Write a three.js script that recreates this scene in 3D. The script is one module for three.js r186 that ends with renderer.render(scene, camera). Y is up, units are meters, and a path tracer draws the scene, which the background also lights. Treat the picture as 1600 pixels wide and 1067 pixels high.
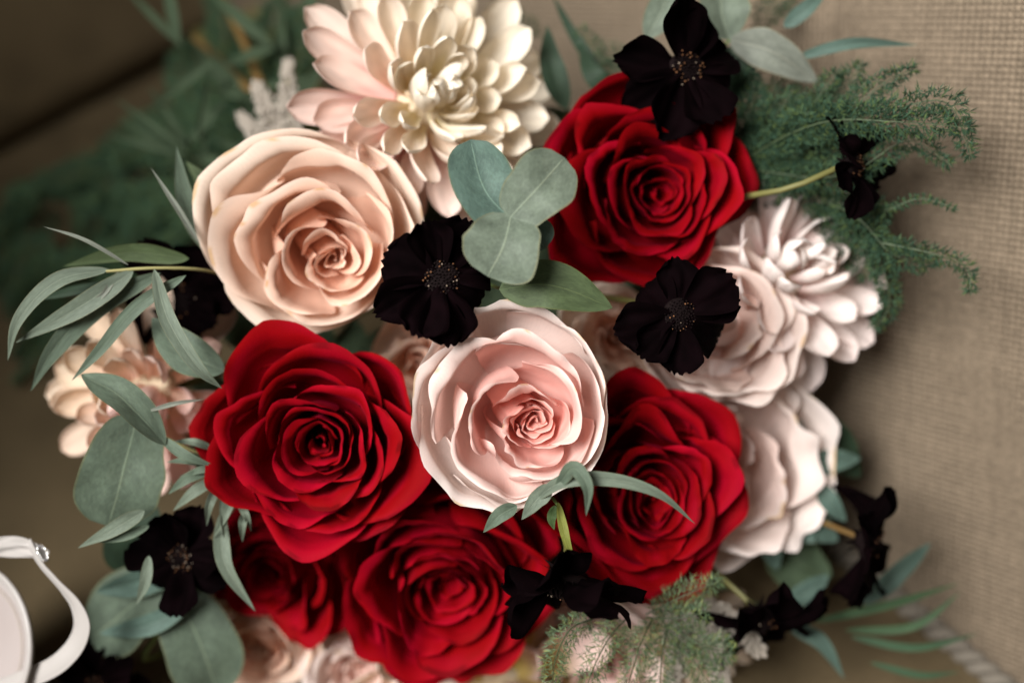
import * as THREE from 'three';
import { mergeGeometries } from 'three/addons/utils/BufferGeometryUtils.js';
import { RectAreaLightUniformsLib } from 'three/addons/lights/RectAreaLightUniformsLib.js';

// ------------------------------------------------------------ camera, light, exposure
const scene = new THREE.Scene();
scene.background = new THREE.Color(0, 0, 0);
const EYE = new THREE.Vector3(0, 0.64, 0);
const PITCH = 45 * Math.PI / 180;
const camera = new THREE.PerspectiveCamera(30, 1024 / 682, 0.02, 20);
camera.position.copy(EYE);
camera.lookAt(0, EYE.y - Math.sin(PITCH), -Math.cos(PITCH));
camera.focus = 0.562;
camera.userData.fStop = 2.3;
camera.updateMatrixWorld(true);

RectAreaLightUniformsLib.init();
// the window: high, beyond the chair's back on the sitter's side, a broad soft source
const windowLight = new THREE.RectAreaLight(new THREE.Color(1.0, 0.99, 0.975), 37.0, 0.85, 0.85);
windowLight.position.set(-0.86, 1.62, 0.46);
windowLight.lookAt(0.0, 0.22, -0.42);
scene.add(windowLight);
// weak fill lamp added for room bounce, moved to brighten the back cushion
const fillLight = new THREE.RectAreaLight(new THREE.Color(1.0, 0.96, 0.91), 0.27, 3.2, 3.2);
fillLight.position.set(0.8, 2.2, 0.8);
fillLight.lookAt(0, 0.2, -0.4);
scene.add(fillLight);

const renderer = new THREE.WebGLRenderer({ antialias: true });
renderer.toneMapping = THREE.LinearToneMapping;
renderer.toneMappingExposure = 1.08;
renderer.shadowMap.enabled = true;

// ------------------------------------------------------------ helpers
let seed = 12345;
function srand(s) { seed = (s * 2654435761) >>> 0; }
function rnd() { seed = (seed + 0x6D2B79F5) >>> 0; let t = seed; t = Math.imul(t ^ (t >>> 15), t | 1); t ^= t + Math.imul(t ^ (t >>> 7), t | 61); return ((t ^ (t >>> 14)) >>> 0) / 4294967296; }
const rr = (a, b) => a + (b - a) * rnd();
const clamp = (x, a, b) => Math.min(b, Math.max(a, x));
const lerp = (a, b, t) => a + (b - a) * t;
const smooth = (a, b, x) => { const t = clamp((x - a) / (b - a), 0, 1); return t * t * (3 - 2 * t); };
const hash = (x, y, z) => { const s = Math.sin(x * 127.1 + y * 311.7 + z * 74.7) * 43758.5453; return s - Math.floor(s); };
function vnoise(x, y, z = 0) {
  const ix = Math.floor(x), iy = Math.floor(y), fx = x - ix, fy = y - iy, u = fx * fx * (3 - 2 * fx), v = fy * fy * (3 - 2 * fy);
  return lerp(lerp(hash(ix, iy, z), hash(ix + 1, iy, z), u), lerp(hash(ix, iy + 1, z), hash(ix + 1, iy + 1, z), u), v) * 2 - 1;
}
const V = (x, y, z) => new THREE.Vector3(x, y, z);
const FPX = 533.5 / Math.tan(15 * Math.PI / 180);
const CR = V(1, 0, 0), CF = V(0, -Math.sin(PITCH), -Math.cos(PITCH)), CU = V(0, Math.cos(PITCH), -Math.sin(PITCH));
const at = (px, py, d) => EYE.clone().addScaledVector(CF, d).addScaledVector(CR, (px - 800) / FPX * d).addScaledVector(CU, (533.5 - py) / FPX * d);
const mm = (px, d) => px * d / FPX;                               // size in metres of px pixels at that distance
const dome = (px, py, e = 0) => 0.572 + 0.075 * (((px - 780) / 650) ** 2 + ((py - 520) / 520) ** 2) + e;
const dirOf = (tx, ty, tz = 1) => CF.clone().multiplyScalar(-tz).addScaledVector(CR, tx).addScaledVector(CU, ty).normalize();
const taken = {};
function numbered(n) { taken[n] = (taken[n] ?? -1) + 1; return taken[n] ? `${n}_${String(taken[n]).padStart(3, '0')}` : n; }
function thing(name, label, category, group) {
  const o = new THREE.Group(); o.name = numbered(name); o.userData = { label, category };
  if (group) o.userData.group = group;
  scene.add(o); return o;
}
function part(parent, name, geo, mat, label) {
  const m = new THREE.Mesh(geo, mat); m.name = name; m.castShadow = m.receiveShadow = true;
  if (label) m.userData.label = label;
  parent.add(m); return m;
}
function frameAt(o, pos, axis, roll = 0) {                          // local +z along axis
  o.position.copy(pos);
  const up = Math.abs(axis.dot(CU)) > 0.95 ? CR : CU;
  const x = up.clone().cross(axis).normalize(), y = axis.clone().cross(x);
  o.quaternion.setFromRotationMatrix(new THREE.Matrix4().makeBasis(x, y, axis));
  o.rotateZ(roll); o.updateMatrixWorld(true);
}
// a grid sheet: f(u, v) -> [x, y, z, r, g, b]
function sheet(nu, nv, f, coloured = true) {
  const p = [], c = [], uv = [], idx = [];
  for (let j = 0; j <= nv; j++) for (let i = 0; i <= nu; i++) {
    const q = f(i / nu, j / nv); p.push(q[0], q[1], q[2]); if (coloured) c.push(q[3], q[4], q[5]); uv.push(i / nu, j / nv);
  }
  for (let j = 0; j < nv; j++) for (let i = 0; i < nu; i++) { const a = j * (nu + 1) + i, b = a + 1, d = a + nu + 1, e = d + 1; idx.push(a, b, e, a, e, d); }
  const g = new THREE.BufferGeometry();
  g.setAttribute('position', new THREE.Float32BufferAttribute(p, 3));
  if (coloured) g.setAttribute('color', new THREE.Float32BufferAttribute(c, 3));
  g.setAttribute('uv', new THREE.Float32BufferAttribute(uv, 2));
  g.setIndex(idx); g.computeVertexNormals(); return g;
}
function tube(pts, r0, r1, seg = 20, rad = 8) {                     // tapered tube through points
  const curve = new THREE.CatmullRomCurve3(pts), g = new THREE.TubeGeometry(curve, seg, 1, rad, false), P = g.attributes.position;
  const c = V(0, 0, 0), q = V(0, 0, 0);
  for (let j = 0; j <= seg; j++) {
    curve.getPointAt(j / seg, c); const r = lerp(r0, r1, j / seg) * (1 + 0.06 * Math.sin(j * 1.7));
    for (let i = 0; i <= rad; i++) { const k = j * (rad + 1) + i; q.fromBufferAttribute(P, k).sub(c).multiplyScalar(r).add(c); P.setXYZ(k, q.x, q.y, q.z); }
  }
  g.computeVertexNormals(); return g;
}
function data(w, h, f, srgb) {                                      // f(x, y) -> value or [r, g, b], 0 to 1
  const a = new Uint8Array(w * h * 4);
  for (let y = 0; y < h; y++) for (let x = 0; x < w; x++) {
    let v = f(x, y); if (!Array.isArray(v)) v = [v, v, v];
    const k = (y * w + x) * 4; for (let i = 0; i < 3; i++) a[k + i] = clamp(v[i], 0, 1) * 255; a[k + 3] = 255;
  }
  const t = new THREE.DataTexture(a, w, h); t.wrapS = t.wrapT = THREE.RepeatWrapping; t.magFilter = THREE.LinearFilter; t.minFilter = THREE.LinearMipmapLinearFilter; t.generateMipmaps = true;
  if (srgb) t.colorSpace = THREE.SRGBColorSpace;
  t.needsUpdate = true; return t;
}

// ------------------------------------------------------------ textures and materials
// fine lengthwise veins with a slight branching and a grain between them
const veinTone = (x, y, w, h) => {
  const u = x / w, v = y / h, bend = (u - 0.5) * (0.75 + 0.5 * v);
  const a = Math.abs(Math.sin((bend * 50 + vnoise(v * 5, u * 6, 3) * 1.6 + vnoise(v * 14, u * 20, 4) * 0.5) * Math.PI)) * (0.6 + 0.4 * vnoise(u * 9, v * 4, 12));
  return 0.62 * a ** 0.5 + 0.25 * (vnoise(u * 60, v * 26, 1) * 0.5 + 0.5) + 0.13 * (vnoise(u * 150, v * 150, 2) * 0.5 + 0.5);
};
const petalBump = data(256, 256, (x, y) => veinTone(x, y, 256, 256));
const petalTone = data(256, 256, (x, y) => 0.93 + 0.045 * veinTone(x, y, 256, 256) + 0.04 * vnoise(x / 40, y / 40, 9), true);
const leafVein = (x, y, n) => {
  const u = x / n - 0.5, v = y / n, a = Math.abs(u);
  const mid = Math.exp(-((a / 0.012) ** 2));
  const s = (v - a * 0.9) * 11 + vnoise(v * 4, u * 8, 5) * 0.35 + (u > 0 ? 0.45 : 0), side = Math.exp(-(((s - Math.round(s)) / 0.045) ** 2)) * smooth(0.5, 0.05, a);
  const net = Math.exp(-((vnoise(u * 55, v * 55, 8) / 0.10) ** 2)) * 0.25;
  return [mid, side, net];
};
const leafMap = data(512, 512, (x, y) => {
  const [m, s, t] = leafVein(x, y, 512), n = vnoise(x / 60, y / 60, 4) * 0.07 + vnoise(x / 14, y / 14, 6) * 0.05 + vnoise(x / 3, y / 3, 7) * 0.035;
  const k = 0.78 + n + 0.24 * m + 0.075 * s + 0.03 * t; const e = Math.abs(x / 512 - 0.5) > 0.475 ? 1 : 0, sp = hash(x >> 2, y >> 2, 9) > 0.9965 ? 0.8 : 1; return [(k + 0.03 * m + 0.10 * e) * sp, (k + 0.04 * e) * sp, (k - 0.02 * m - 0.03 * e) * sp * sp];
}, true);
const leafBump = data(512, 512, (x, y) => { const [m, s, t] = leafVein(x, y, 512); return 0.5 - 0.4 * m - 0.22 * s - 0.12 * t + 0.06 * vnoise(x / 3, y / 3, 7); });
// plain weave with slubby yarns; one tile is 16 x 16 yarns
const WN = 16, WP = 512;
const weaveH = (x, y) => {
  const u = x / WP * WN, v = y / WP * WN, i = Math.floor(u), j = Math.floor(v), fu = u - i - 0.5, fv = v - j - 0.5;
  const wobble = 0.10 * vnoise(v * 0.7, i, 11), over = (i + j) % 2 === 0;
  const warp = Math.sqrt(Math.max(0, 1 - ((fu + wobble) / 0.46) ** 2)) * (over ? Math.cos(fv * 2.4) : 0.30);
  const weft = Math.sqrt(Math.max(0, 1 - (fv / 0.46) ** 2)) * (over ? 0.30 : Math.cos(fu * 2.4));
  return [Math.max(warp, weft), warp > weft ? i * 3.7 : j * 5.3 + 40];
};
const weaveBump = data(WP, WP, (x, y) => weaveH(x, y)[0] * 0.92 + 0.08 * hash(x >> 1, y >> 1, 3));
const weaveMap = data(WP, WP, (x, y) => {
  const [h, id] = weaveH(x, y), n = 0.80 + 0.07 * (hash(Math.floor(id), 3, 1) - 0.5) + 0.05 * vnoise(x / 23, y / 9, 14) + 0.04 * vnoise(x / 7, y / 31, 15) + 0.10 * (hash(x >> 1, y >> 1, 5) - 0.5);
  return h < 0.10 ? [0.60, 0.55, 0.48] : [n, n * 0.96, n * 0.89];
}, true);
weaveMap.repeat.set(19, 19); weaveBump.repeat.set(19, 19);
const clothMap = data(512, 512, (x, y) => { const n = 0.82 + 0.10 * ((x >> 1) % 2 ^ (y >> 1) % 2 ? 0.5 : -0.5) + 0.07 * (hash(x >> 1, y >> 2, 1) - 0.5) + 0.06 * vnoise(x / 64, y / 64, 2); return [n, n * 0.97, n * 0.9]; }, true);
clothMap.repeat.set(5, 5);

const petalMat = (o = {}) => new THREE.MeshPhysicalMaterial({ vertexColors: true, side: THREE.DoubleSide, roughness: 0.72, transmission: 0.22, thickness: 0, map: petalTone, bumpMap: petalBump, bumpScale: 0.00004, specularIntensity: 0.35, ...o });
const M = {
  red: petalMat({ transmission: 0.16, sheen: 0.35, sheenColor: new THREE.Color(0.5, 0.0, 0.05), sheenRoughness: 0.5, specularIntensity: 0.08, roughness: 0.7, bumpScale: 0.00009 }),
  pale: petalMat({ transmission: 0.26, specularIntensity: 0.3 }),
  black: petalMat({ transmission: 0, specularIntensity: 0.035, roughness: 0.85, bumpScale: 0.00012 }),
  leaf: (r, g, b, o = {}) => new THREE.MeshPhysicalMaterial({ color: new THREE.Color(r, g, b), side: THREE.DoubleSide, roughness: 0.62, transmission: 0.14, thickness: 0, map: leafMap, bumpMap: leafBump, bumpScale: 0.00018, specularIntensity: 0.4, ...o }),
  stem: new THREE.MeshStandardMaterial({ color: new THREE.Color(0.14, 0.13, 0.036), roughness: 0.6 }),
  stemPale: new THREE.MeshStandardMaterial({ color: new THREE.Color(0.30, 0.27, 0.11), roughness: 0.6 }),
  stemBrown: new THREE.MeshStandardMaterial({ color: new THREE.Color(0.15, 0.085, 0.022), roughness: 0.55 }),
  stemDark: new THREE.MeshStandardMaterial({ color: new THREE.Color(0.05, 0.075, 0.03), roughness: 0.6 }),
  sepal: new THREE.MeshStandardMaterial({ color: new THREE.Color(0.10, 0.16, 0.04), roughness: 0.6, side: THREE.DoubleSide }),
  heart: new THREE.MeshStandardMaterial({ color: new THREE.Color(0.72, 0.60, 0.42), roughness: 0.8 }),
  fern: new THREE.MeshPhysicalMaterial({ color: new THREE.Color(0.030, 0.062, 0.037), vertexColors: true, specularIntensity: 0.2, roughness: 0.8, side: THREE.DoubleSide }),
  fernGrey: new THREE.MeshStandardMaterial({ color: new THREE.Color(0.075, 0.125, 0.06), vertexColors: true, roughness: 0.7, side: THREE.DoubleSide }),
    plume: new THREE.MeshStandardMaterial({ color: new THREE.Color(0.40, 0.35, 0.29), roughness: 0.85 }),
  anther: new THREE.MeshStandardMaterial({ color: new THREE.Color(0.15, 0.060, 0.020), roughness: 0.6 }),
  antherPale: new THREE.MeshStandardMaterial({ color: new THREE.Color(0.24, 0.18, 0.13), roughness: 0.5 }),
  floret: new THREE.MeshPhysicalMaterial({ color: new THREE.Color(0.006, 0.003, 0.003), roughness: 0.8, specularIntensity: 0.15, side: THREE.DoubleSide }),
};
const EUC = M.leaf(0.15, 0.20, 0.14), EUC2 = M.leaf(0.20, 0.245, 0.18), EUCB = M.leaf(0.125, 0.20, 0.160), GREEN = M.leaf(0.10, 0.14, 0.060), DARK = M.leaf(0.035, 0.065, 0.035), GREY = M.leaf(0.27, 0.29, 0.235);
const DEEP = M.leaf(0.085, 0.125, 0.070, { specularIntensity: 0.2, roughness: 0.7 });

// ------------------------------------------------------------ the armchair: seat, back cushion, arm, cord
const armchair = thing('armchair', 'beige upholstered armchair with woven arm and cushions coloured darker for shade under the bouquet', 'armchair');
const onSeat = (px, py, y = 0) => { const d = at(px, py, 1).sub(EYE); return EYE.clone().addScaledVector(d, (y - EYE.y) / d.y); };
const CORNER = onSeat(352, 70), BACKEND = onSeat(0, 262), ARMEND = onSeat(1560, 1062);
const backDir = BACKEND.clone().sub(CORNER).normalize(), armDir = ARMEND.clone().sub(CORNER).normalize();
const backN = V(0, 1, 0).cross(backDir).normalize(); if (backN.dot(EYE.clone().sub(CORNER)) < 0) backN.negate();
const armN = V(0, 1, 0).cross(armDir).normalize(); if (armN.dot(EYE.clone().sub(CORNER)) < 0) armN.negate();
const seatMat = new THREE.MeshPhysicalMaterial({ color: new THREE.Color(0.150, 0.118, 0.076), roughness: 0.95, map: clothMap, bumpMap: clothMap, bumpScale: 0.0004, specularIntensity: 0.2 });  // cushions set darker than the arm cloth, some shade put into the colour
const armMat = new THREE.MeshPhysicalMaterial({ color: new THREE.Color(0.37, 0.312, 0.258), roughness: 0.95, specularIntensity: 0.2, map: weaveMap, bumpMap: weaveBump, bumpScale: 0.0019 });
{ // seat: a slab with a softly undulating top
  const g = sheet(60, 60, (u, v) => {
    const p = CORNER.clone().addScaledVector(armDir, lerp(-0.06, 1.15, v)).addScaledVector(backDir, lerp(-0.06, 1.15, u));
    return [p.x, 0.006 * vnoise(p.x * 5, p.z * 5, 1) + 0.002 * vnoise(p.x * 17, p.z * 17, 2), p.z];
  }, false);
  const under = g.clone(); under.translate(0, -0.12, 0);
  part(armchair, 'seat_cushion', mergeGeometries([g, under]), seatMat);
}
{ // the back cushion: plump, its lower front edge rolls under to a dark gap
  const prof = []; const rad = 0.042;
  for (let k = 0; k <= 14; k++) { const a = -Math.PI / 2 - 0.4 + k / 14 * (Math.PI / 2 + 0.4); prof.push([rad * Math.cos(a), 0.004 + rad + rad * Math.sin(a)]); }
  for (let k = 1; k <= 20; k++) prof.push([rad + 0.012 * Math.sin(k / 20 * Math.PI), 0.004 + rad + 0.52 * k / 20]);
  for (let k = 1; k <= 14; k++) { const a = k / 14 * Math.PI; prof.push([rad * Math.cos(a), 0.004 + rad + 0.52 + rad * Math.sin(a)]); }
  for (let k = 1; k <= 4; k++) prof.push([-rad - 0.03, 0.004 + rad + 0.52 - k * 0.12]);
  const g = sheet(40, prof.length - 1, (u, v) => {
    const [q, y] = prof[Math.round(v * (prof.length - 1))];
    const p = CORNER.clone().addScaledVector(backDir, lerp(-0.02, 1.2, u)).addScaledVector(backN, q - rad * 0.6 - y * 0.55 + 0.006 * vnoise(u * 7, y * 9, 3));
    return [p.x, y, p.z];
  }, false);
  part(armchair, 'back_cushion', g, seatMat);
}
{ // the arm: a tall panel leaning outward, rolled over at its top
  const LEAN = 0.30, H = 0.42, prof = [];
  for (let k = 0; k <= 24; k++) { const y = -0.03 + (H + 0.03) * k / 24; prof.push([-Math.max(0, y) * LEAN + 0.010 * Math.sin(clamp(y / H, 0, 1) * Math.PI), y]); }
  const [qx] = prof[24], R = 0.07;
  for (let k = 1; k <= 16; k++) { const a = k / 16 * Math.PI; prof.push([qx - R + R * Math.cos(a), H + R * Math.sin(a)]); }
  for (let k = 1; k <= 4; k++) prof.push([qx - 2 * R, H - k * 0.11]);
  let len = 0; const ls = prof.map((p, i) => (len += i ? Math.hypot(p[0] - prof[i - 1][0], p[1] - prof[i - 1][1]) : 0));
  const g = sheet(80, prof.length - 1, (u, v) => {
    const [q, y] = prof[Math.round(v * (prof.length - 1))];
    const p = CORNER.clone().addScaledVector(armDir, lerp(-0.08, 1.25, u)).addScaledVector(armN, q + 0.004 * vnoise(u * 8, y * 7, 4));
    return [p.x, y, p.z];
  }, false);
  const uv = g.attributes.uv; for (let i = 0; i < uv.count; i++) { const a = uv.getX(i) * 1.33, b = ls[Math.round(uv.getY(i) * (prof.length - 1))]; uv.setXY(i, a * 0.921 + b * 0.389, b * 0.921 - a * 0.389); }
  const arm = part(armchair, 'arm', g, armMat);
  // twisted cord along the seam of arm and seat
  const strands = [];
  for (const ph of [0, Math.PI]) {
    const pts = []; for (let k = 0; k <= 420; k++) { const s = lerp(0.3, 1.15, k / 420), a = ph + s * 330; pts.push(CORNER.clone().addScaledVector(armDir, s).addScaledVector(armN, 0.005 + 0.0035 * Math.cos(a)).add(V(0, 0.006 + 0.0035 * Math.sin(a), 0))); }
    strands.push(new THREE.TubeGeometry(new THREE.CatmullRomCurve3(pts), 1300, 0.0038, 7, false));
  }
  part(arm, 'cord', mergeGeometries(strands), new THREE.MeshStandardMaterial({ color: new THREE.Color(0.15, 0.128, 0.10), roughness: 0.9 }), 'pale twisted cord along the seam');
}

{ // the chair's other arm, unseen; its tall wing added to shade the seat
  const W = 0.58, prof = [];
  for (let k = 0; k <= 12; k++) prof.push([0.10 * k / 12, k / 12]);
  for (let k = 1; k <= 12; k++) { const a = k / 12 * Math.PI; prof.push([0.17 - 0.07 * Math.cos(a), 1 + 0.12 * Math.sin(a)]); }
  for (let k = 1; k <= 6; k++) prof.push([0.24, 1 - k / 6]);
  const g = sheet(60, prof.length - 1, (u, v) => {
    const [q, y] = prof[Math.round(v * (prof.length - 1))], a = lerp(-0.08, 0.47, Math.min(1, u / 0.98)), h = lerp(0.84, 0.27, smooth(0.33, 0.45, a));
    const p = CORNER.clone().addScaledVector(armDir, a).addScaledVector(backDir, W + (u > 0.985 ? 0.12 : q));
    return [p.x, -0.02 + y * h, p.z];
  }, false);
  part(armchair, 'arm', g, armMat);
}

// ------------------------------------------------------------ the tie point of the bouquet: all stems run through it
const TIE = at(700, 420, 0.80), TAILS = at(360, 70, 1.02);
function stemPath(from, axis, depth = 0.07) {                        // from a flower's back to the tie and out to the cut ends
  const a = from.clone().addScaledVector(axis, -depth);
  const j = () => V(rr(-1, 1), rr(-1, 1), rr(-1, 1)).multiplyScalar(0.014);
  const b = TIE.clone().add(j()), e = TAILS.clone().add(j().multiplyScalar(1.6));
  return [from.clone(), a, a.clone().lerp(b, 0.6), b, e];
}
function addStem(o, from, axis, r, mat, depth) {
  const inv = o.matrixWorld.clone().invert();
  return part(o, 'stem', tube(stemPath(from, axis, depth).map((p) => p.applyMatrix4(inv)), r, r * 1.1, 26, 7), mat);
}

// ------------------------------------------------------------ roses
// profile of a petal in (radius, height): a cupped body, then a lip that rolls outward
function profile(s, P) {
  const H = P.zr - P.zb;
  if (s < 0.6) {
    const q = s / 0.6, k = 1 - q, c1 = [P.r * P.belly, P.zb + 0.06 * H], c2 = [P.r * P.inn, P.zr - 0.45 * H];
    return [k * k * k * P.rb + 3 * k * k * q * c1[0] + 3 * k * q * q * c2[0] + q * q * q * P.r, k * k * k * P.zb + 3 * k * k * q * c1[1] + 3 * k * q * q * c2[1] + q * q * q * P.zr];
  }
  const u = (s - 0.6) / 0.4, a0 = Math.atan2(0.45 * H, P.r * (1 - P.inn)), c = P.lip / P.psi;
  return [P.r + c * (Math.sin(a0) - Math.sin(a0 - P.psi * u)), P.zr + c * (Math.cos(a0 - P.psi * u) - Math.cos(a0))];
}
function rosePetal(P, col, id, nu = 34, nv = 20) {
  return sheet(nu, nv, (u, v) => {
    const t = u * 2 - 1, at_ = Math.abs(t), sa = Math.sqrt(t * t + 0.0015);
    const sEnd = 1 - P.round * at_ ** 3.2;
    // more rows in the lip than in the hidden body
    const s = (v < 0.4 ? v / 0.4 * 0.6 : 0.6 + (v - 0.4) / 0.6 * 0.4) * sEnd;
    const lipMore = 1 + P.tip * (1 - sa) + P.ruffle * vnoise(t * 5 + id, 2.3, id);
    const Q = { ...P, lip: P.lip * Math.max(0.25, lipMore * (1 - 0.35 * at_ ** 3)) };
    let [r, z] = profile(s, Q);
    const ph = t * P.w, top = smooth(0.2, 0.75, s);
    r *= 1 + top * (P.flat * (1 - sa) * P.w * 0.5 - P.flat * 0.25 * P.w);      // straight edges that meet in a tip
    r += top * (P.spiral * t + P.wave * vnoise(t * 2.2 + id * 3.1, s * 2, id) + P.ruffle * 0.35 * P.lip * vnoise(t * 7 + id, s * 3, id + 2) * smooth(0.6, 1, s));
    r += top * P.crease * (vnoise(t * 8 + id * 1.3, s * 1.6, id + 6) + 0.6 * vnoise(t * 15 + id, s * 2.5, id + 7));
    z += top * (P.wave * 0.8 * vnoise(t * 2.0 + id * 1.7, s * 2 + 5, id + 1) + P.ruffle * 0.6 * P.lip * vnoise(t * 6 + id * 2, s * 2, id + 4) * smooth(0.55, 1, s)) - at_ ** 4 * P.edgeDrop * top;
    r = Math.max(r, 0.006);
    const th = P.th + ph, c = col(t, s, id);
    return [r * Math.cos(th), r * Math.sin(th), z, c[0], c[1], c[2]];
  });
}
function rose(o) {                                                    // o: px, py, d, R (px), tilt, roll, shift of the heart, look
  srand(o.seed);
  const t = thing(o.name ?? 'rose', o.label, 'rose', o.group);
  const axis = dirOf(o.tx ?? 0, o.ty ?? 0), R = mm(o.R, o.d), L = o.look, N = o.N ?? L.N, [hx, hy] = o.shift ?? [0, 0], sd = o.seed * 3.7;
  frameAt(t, at(o.px, o.py, o.d), axis, 0);
  const radius = (k) => { if (!L.radii) return 0.045 + 0.955 * clamp(k, 0, 1) ** L.grow; const q = clamp(k, 0, 1) * (L.radii.length - 1), i = Math.min(L.radii.length - 2, Math.floor(q)); return lerp(L.radii[i], L.radii[i + 1], q - i); };
  for (let i = 0; i < N; i++) {
    const k = i / (N - 1), r = radius(k) * rr(0.97, 1.03), outer = smooth(0.80, 1, k);
    const hi = Math.min(1, k + 1.2 / N), dr = Math.max(0.03, radius(hi) - radius(hi - 2.4 / N));
    const P = {
      r: r * 0.97, th: i * 2.39996 + rr(-0.3, 0.3) + (o.roll ?? 0), w: lerp(2.1, L.wide ?? 1.05, smooth(0, 0.5, k)) * rr(0.84, 1.14) * (1 + 0.10 * outer),
      rb: 0.10, zb: -0.80, zr: L.z0 + L.rise * Math.sin(Math.min(1, r * 1.6) * Math.PI / 2) - L.fall * r ** L.fallPow + rr(-0.035, 0.03) * smooth(0.1, 0.4, k),
      belly: lerp(0.9, L.belly, k), inn: lerp(1.0, L.inn, k) * rr(0.97, 1.03), lip: lerp(0.8 * dr + 0.012, dr * L.lip + 0.04, k) * rr(0.75, 1.2) * (1 + outer * L.guard), psi: lerp(0.7, L.psi, smooth(0.05, 0.8, k)) * rr(0.75, 1.25),
      tip: L.tip * smooth(0.12, 0.6, k) * (1 - 0.5 * outer) * rr(0.4, 1.4), flat: L.flat * smooth(0.12, 0.8, k) * rr(0.5, 1.2), ruffle: L.ruffle * rr(0.5, 1.4), round: L.round * rr(0.8, 1.15), spiral: dr * L.twist * rr(0.3, 1.5), wave: dr * 0.38, crease: (L.crease ?? 0.006) * smooth(0.1, 0.5, k), edgeDrop: 0.05 + 0.10 * k,
    };
    if (k < 0.12) { P.round = 0.03; P.w = rr(1.5, 2.2); P.spiral = rr(0.008, 0.026); P.th += rr(-0.8, 0.8); P.zr += rr(-0.03, 0.02); P.crease = 0.004; }
    const g = rosePetal(P, (tt, s, id) => L.colour(k, tt, s, id), i + o.seed * 7);
    // the whole head grows unevenly: its heart sits off centre and the rings are pressed out of round
    const A = g.attributes.position, W = L.warp ?? 0.09;
    for (let j = 0; j < A.count; j++) {
      let x = A.getX(j), y = A.getY(j), z = A.getZ(j); const q = Math.min(1, x * x + y * y), up = smooth(-0.8, -0.2, z);
      const nx = vnoise(x * 1.5 + sd, y * 1.5, 21), ny = vnoise(x * 1.5, y * 1.5 + sd, 22), fx = vnoise(x * 4 + sd, y * 4, 23), fy = vnoise(x * 4, y * 4 + sd, 24);
      const hq = 1 - smooth(0.02, 0.14, q), c1 = vnoise(x * 11 + sd, y * 11, 26) * 0.022 * hq, c2 = vnoise(x * 11, y * 11 + sd, 27) * 0.022 * hq; x += c1; y += c2;
      x += up * (hx * (1 - q) + W * nx + 0.022 * fx); y += up * (hy * (1 - q) + W * ny + 0.022 * fy);
      z += up * (0.05 * vnoise(x * 1.8 + sd, y * 1.8 - sd, 25) + (o.bowl ?? 0) * (x * hx + y * hy));
      A.setXYZ(j, x * R, y * R, z * R);
    }
    g.computeVertexNormals();
    part(t, 'petal', g, L.mat);
  }
  // calyx: five sepals and the hip under the petals
  const hip = new THREE.LatheGeometry([[0.001, -1.12], [0.10, -1.08], [0.15, -0.95], [0.13, -0.80], [0.11, -0.74]].map(([a, b]) => new THREE.Vector2(a * R, b * R)), 12); hip.rotateX(Math.PI / 2);
  const cal = part(t, 'calyx', hip, M.sepal);
  for (let k = 0; k < 5; k++) part(cal, 'sepal', sheet(4, 8, (u, v) => { const w = 0.13 * Math.sin(Math.PI * Math.min(1, v * 0.9 + 0.12)) * (1 - v * 0.6), a = k * 1.2566, x = (u * 2 - 1) * w, r = 0.13 + 0.55 * v; return [(r * Math.cos(a) - x * Math.sin(a)) * R, (r * Math.sin(a) + x * Math.cos(a)) * R, (-0.86 - 0.25 * v * v) * R]; }, false), M.sepal);
  addStem(t, at(o.px, o.py, o.d).addScaledVector(axis, -0.98 * R), axis, 0.0028, M.stem, 0.03);
  return t;
}
const mixc = (a, b, t) => [lerp(a[0], b[0], t), lerp(a[1], b[1], t), lerp(a[2], b[2], t)];
const tone = (c, k) => [c[0] * k, c[1] * k, c[2] * k];
const redColour = (k, t, s, id) => { const n = vnoise(t * 3 + id, s * 5, id), m = hash(id, 2, 3); return tone(mixc([0.265, 0.0008, 0.0030], [0.32, 0.0012, 0.014], clamp(0.3 + n * 0.5 + (m - 0.5) * 0.5, 0, 1)), (0.86 + 0.24 * m + 0.08 * n) * (s > 0.93 && vnoise(t * 6 + id * 2.3, id, 5) > 0.25 ? 0.62 : 1)); };
const RED = { mat: M.red, N: 29, grow: 0.94, z0: -0.22, rise: 0.34, fall: 0.52, fallPow: 2.2, belly: 0.94, inn: 1.0, lip: 1.1, psi: 1.4, guard: 0.2, tip: 1.3, flat: 0.66, ruffle: 0.2, crease: 0.010, round: 0.32, twist: 0.35, colour: redColour };
const blend = (inner, outer, rim) => (k, t, s, id) => {
  const n = vnoise(t * 3 + id, s * 4, id), m = hash(id, 4, 1) - 0.5, base = mixc(inner, outer, smooth(0.25, 0.95, k + 0.12 * m));
  return tone(mixc(base, rim, clamp(smooth(0.80, 1.0, s + 0.05 * n) * 0.5, 0, 1)).map((v, i) => v * (s > 0.955 && vnoise(t * 9 + id * 1.9, id, 3) > 0.5 ? [0.84, 0.72, 0.52][i] : 1)), 1 + 0.04 * n + 0.04 * m);
};
const PINK = { mat: M.pale, N: 26, radii: [0.04, 0.065, 0.09, 0.115, 0.14, 0.17, 0.20, 0.24, 0.29, 0.35, 0.43, 0.52, 0.60, 0.68, 0.75, 0.81, 0.86, 0.91, 0.95, 0.98, 1.0], wide: 1.15, z0: -0.26, rise: 0.36, fall: 0.34, fallPow: 3.0, belly: 0.98, inn: 1.03, lip: 1.0, psi: 1.2, guard: 1.5, tip: 0.1, flat: 0.05, ruffle: 0.30, round: 0.42, twist: 0.9, warp: 0.07, colour: blend([0.90, 0.41, 0.34], [0.92, 0.78, 0.71], [0.93, 0.84, 0.77]) };
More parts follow.
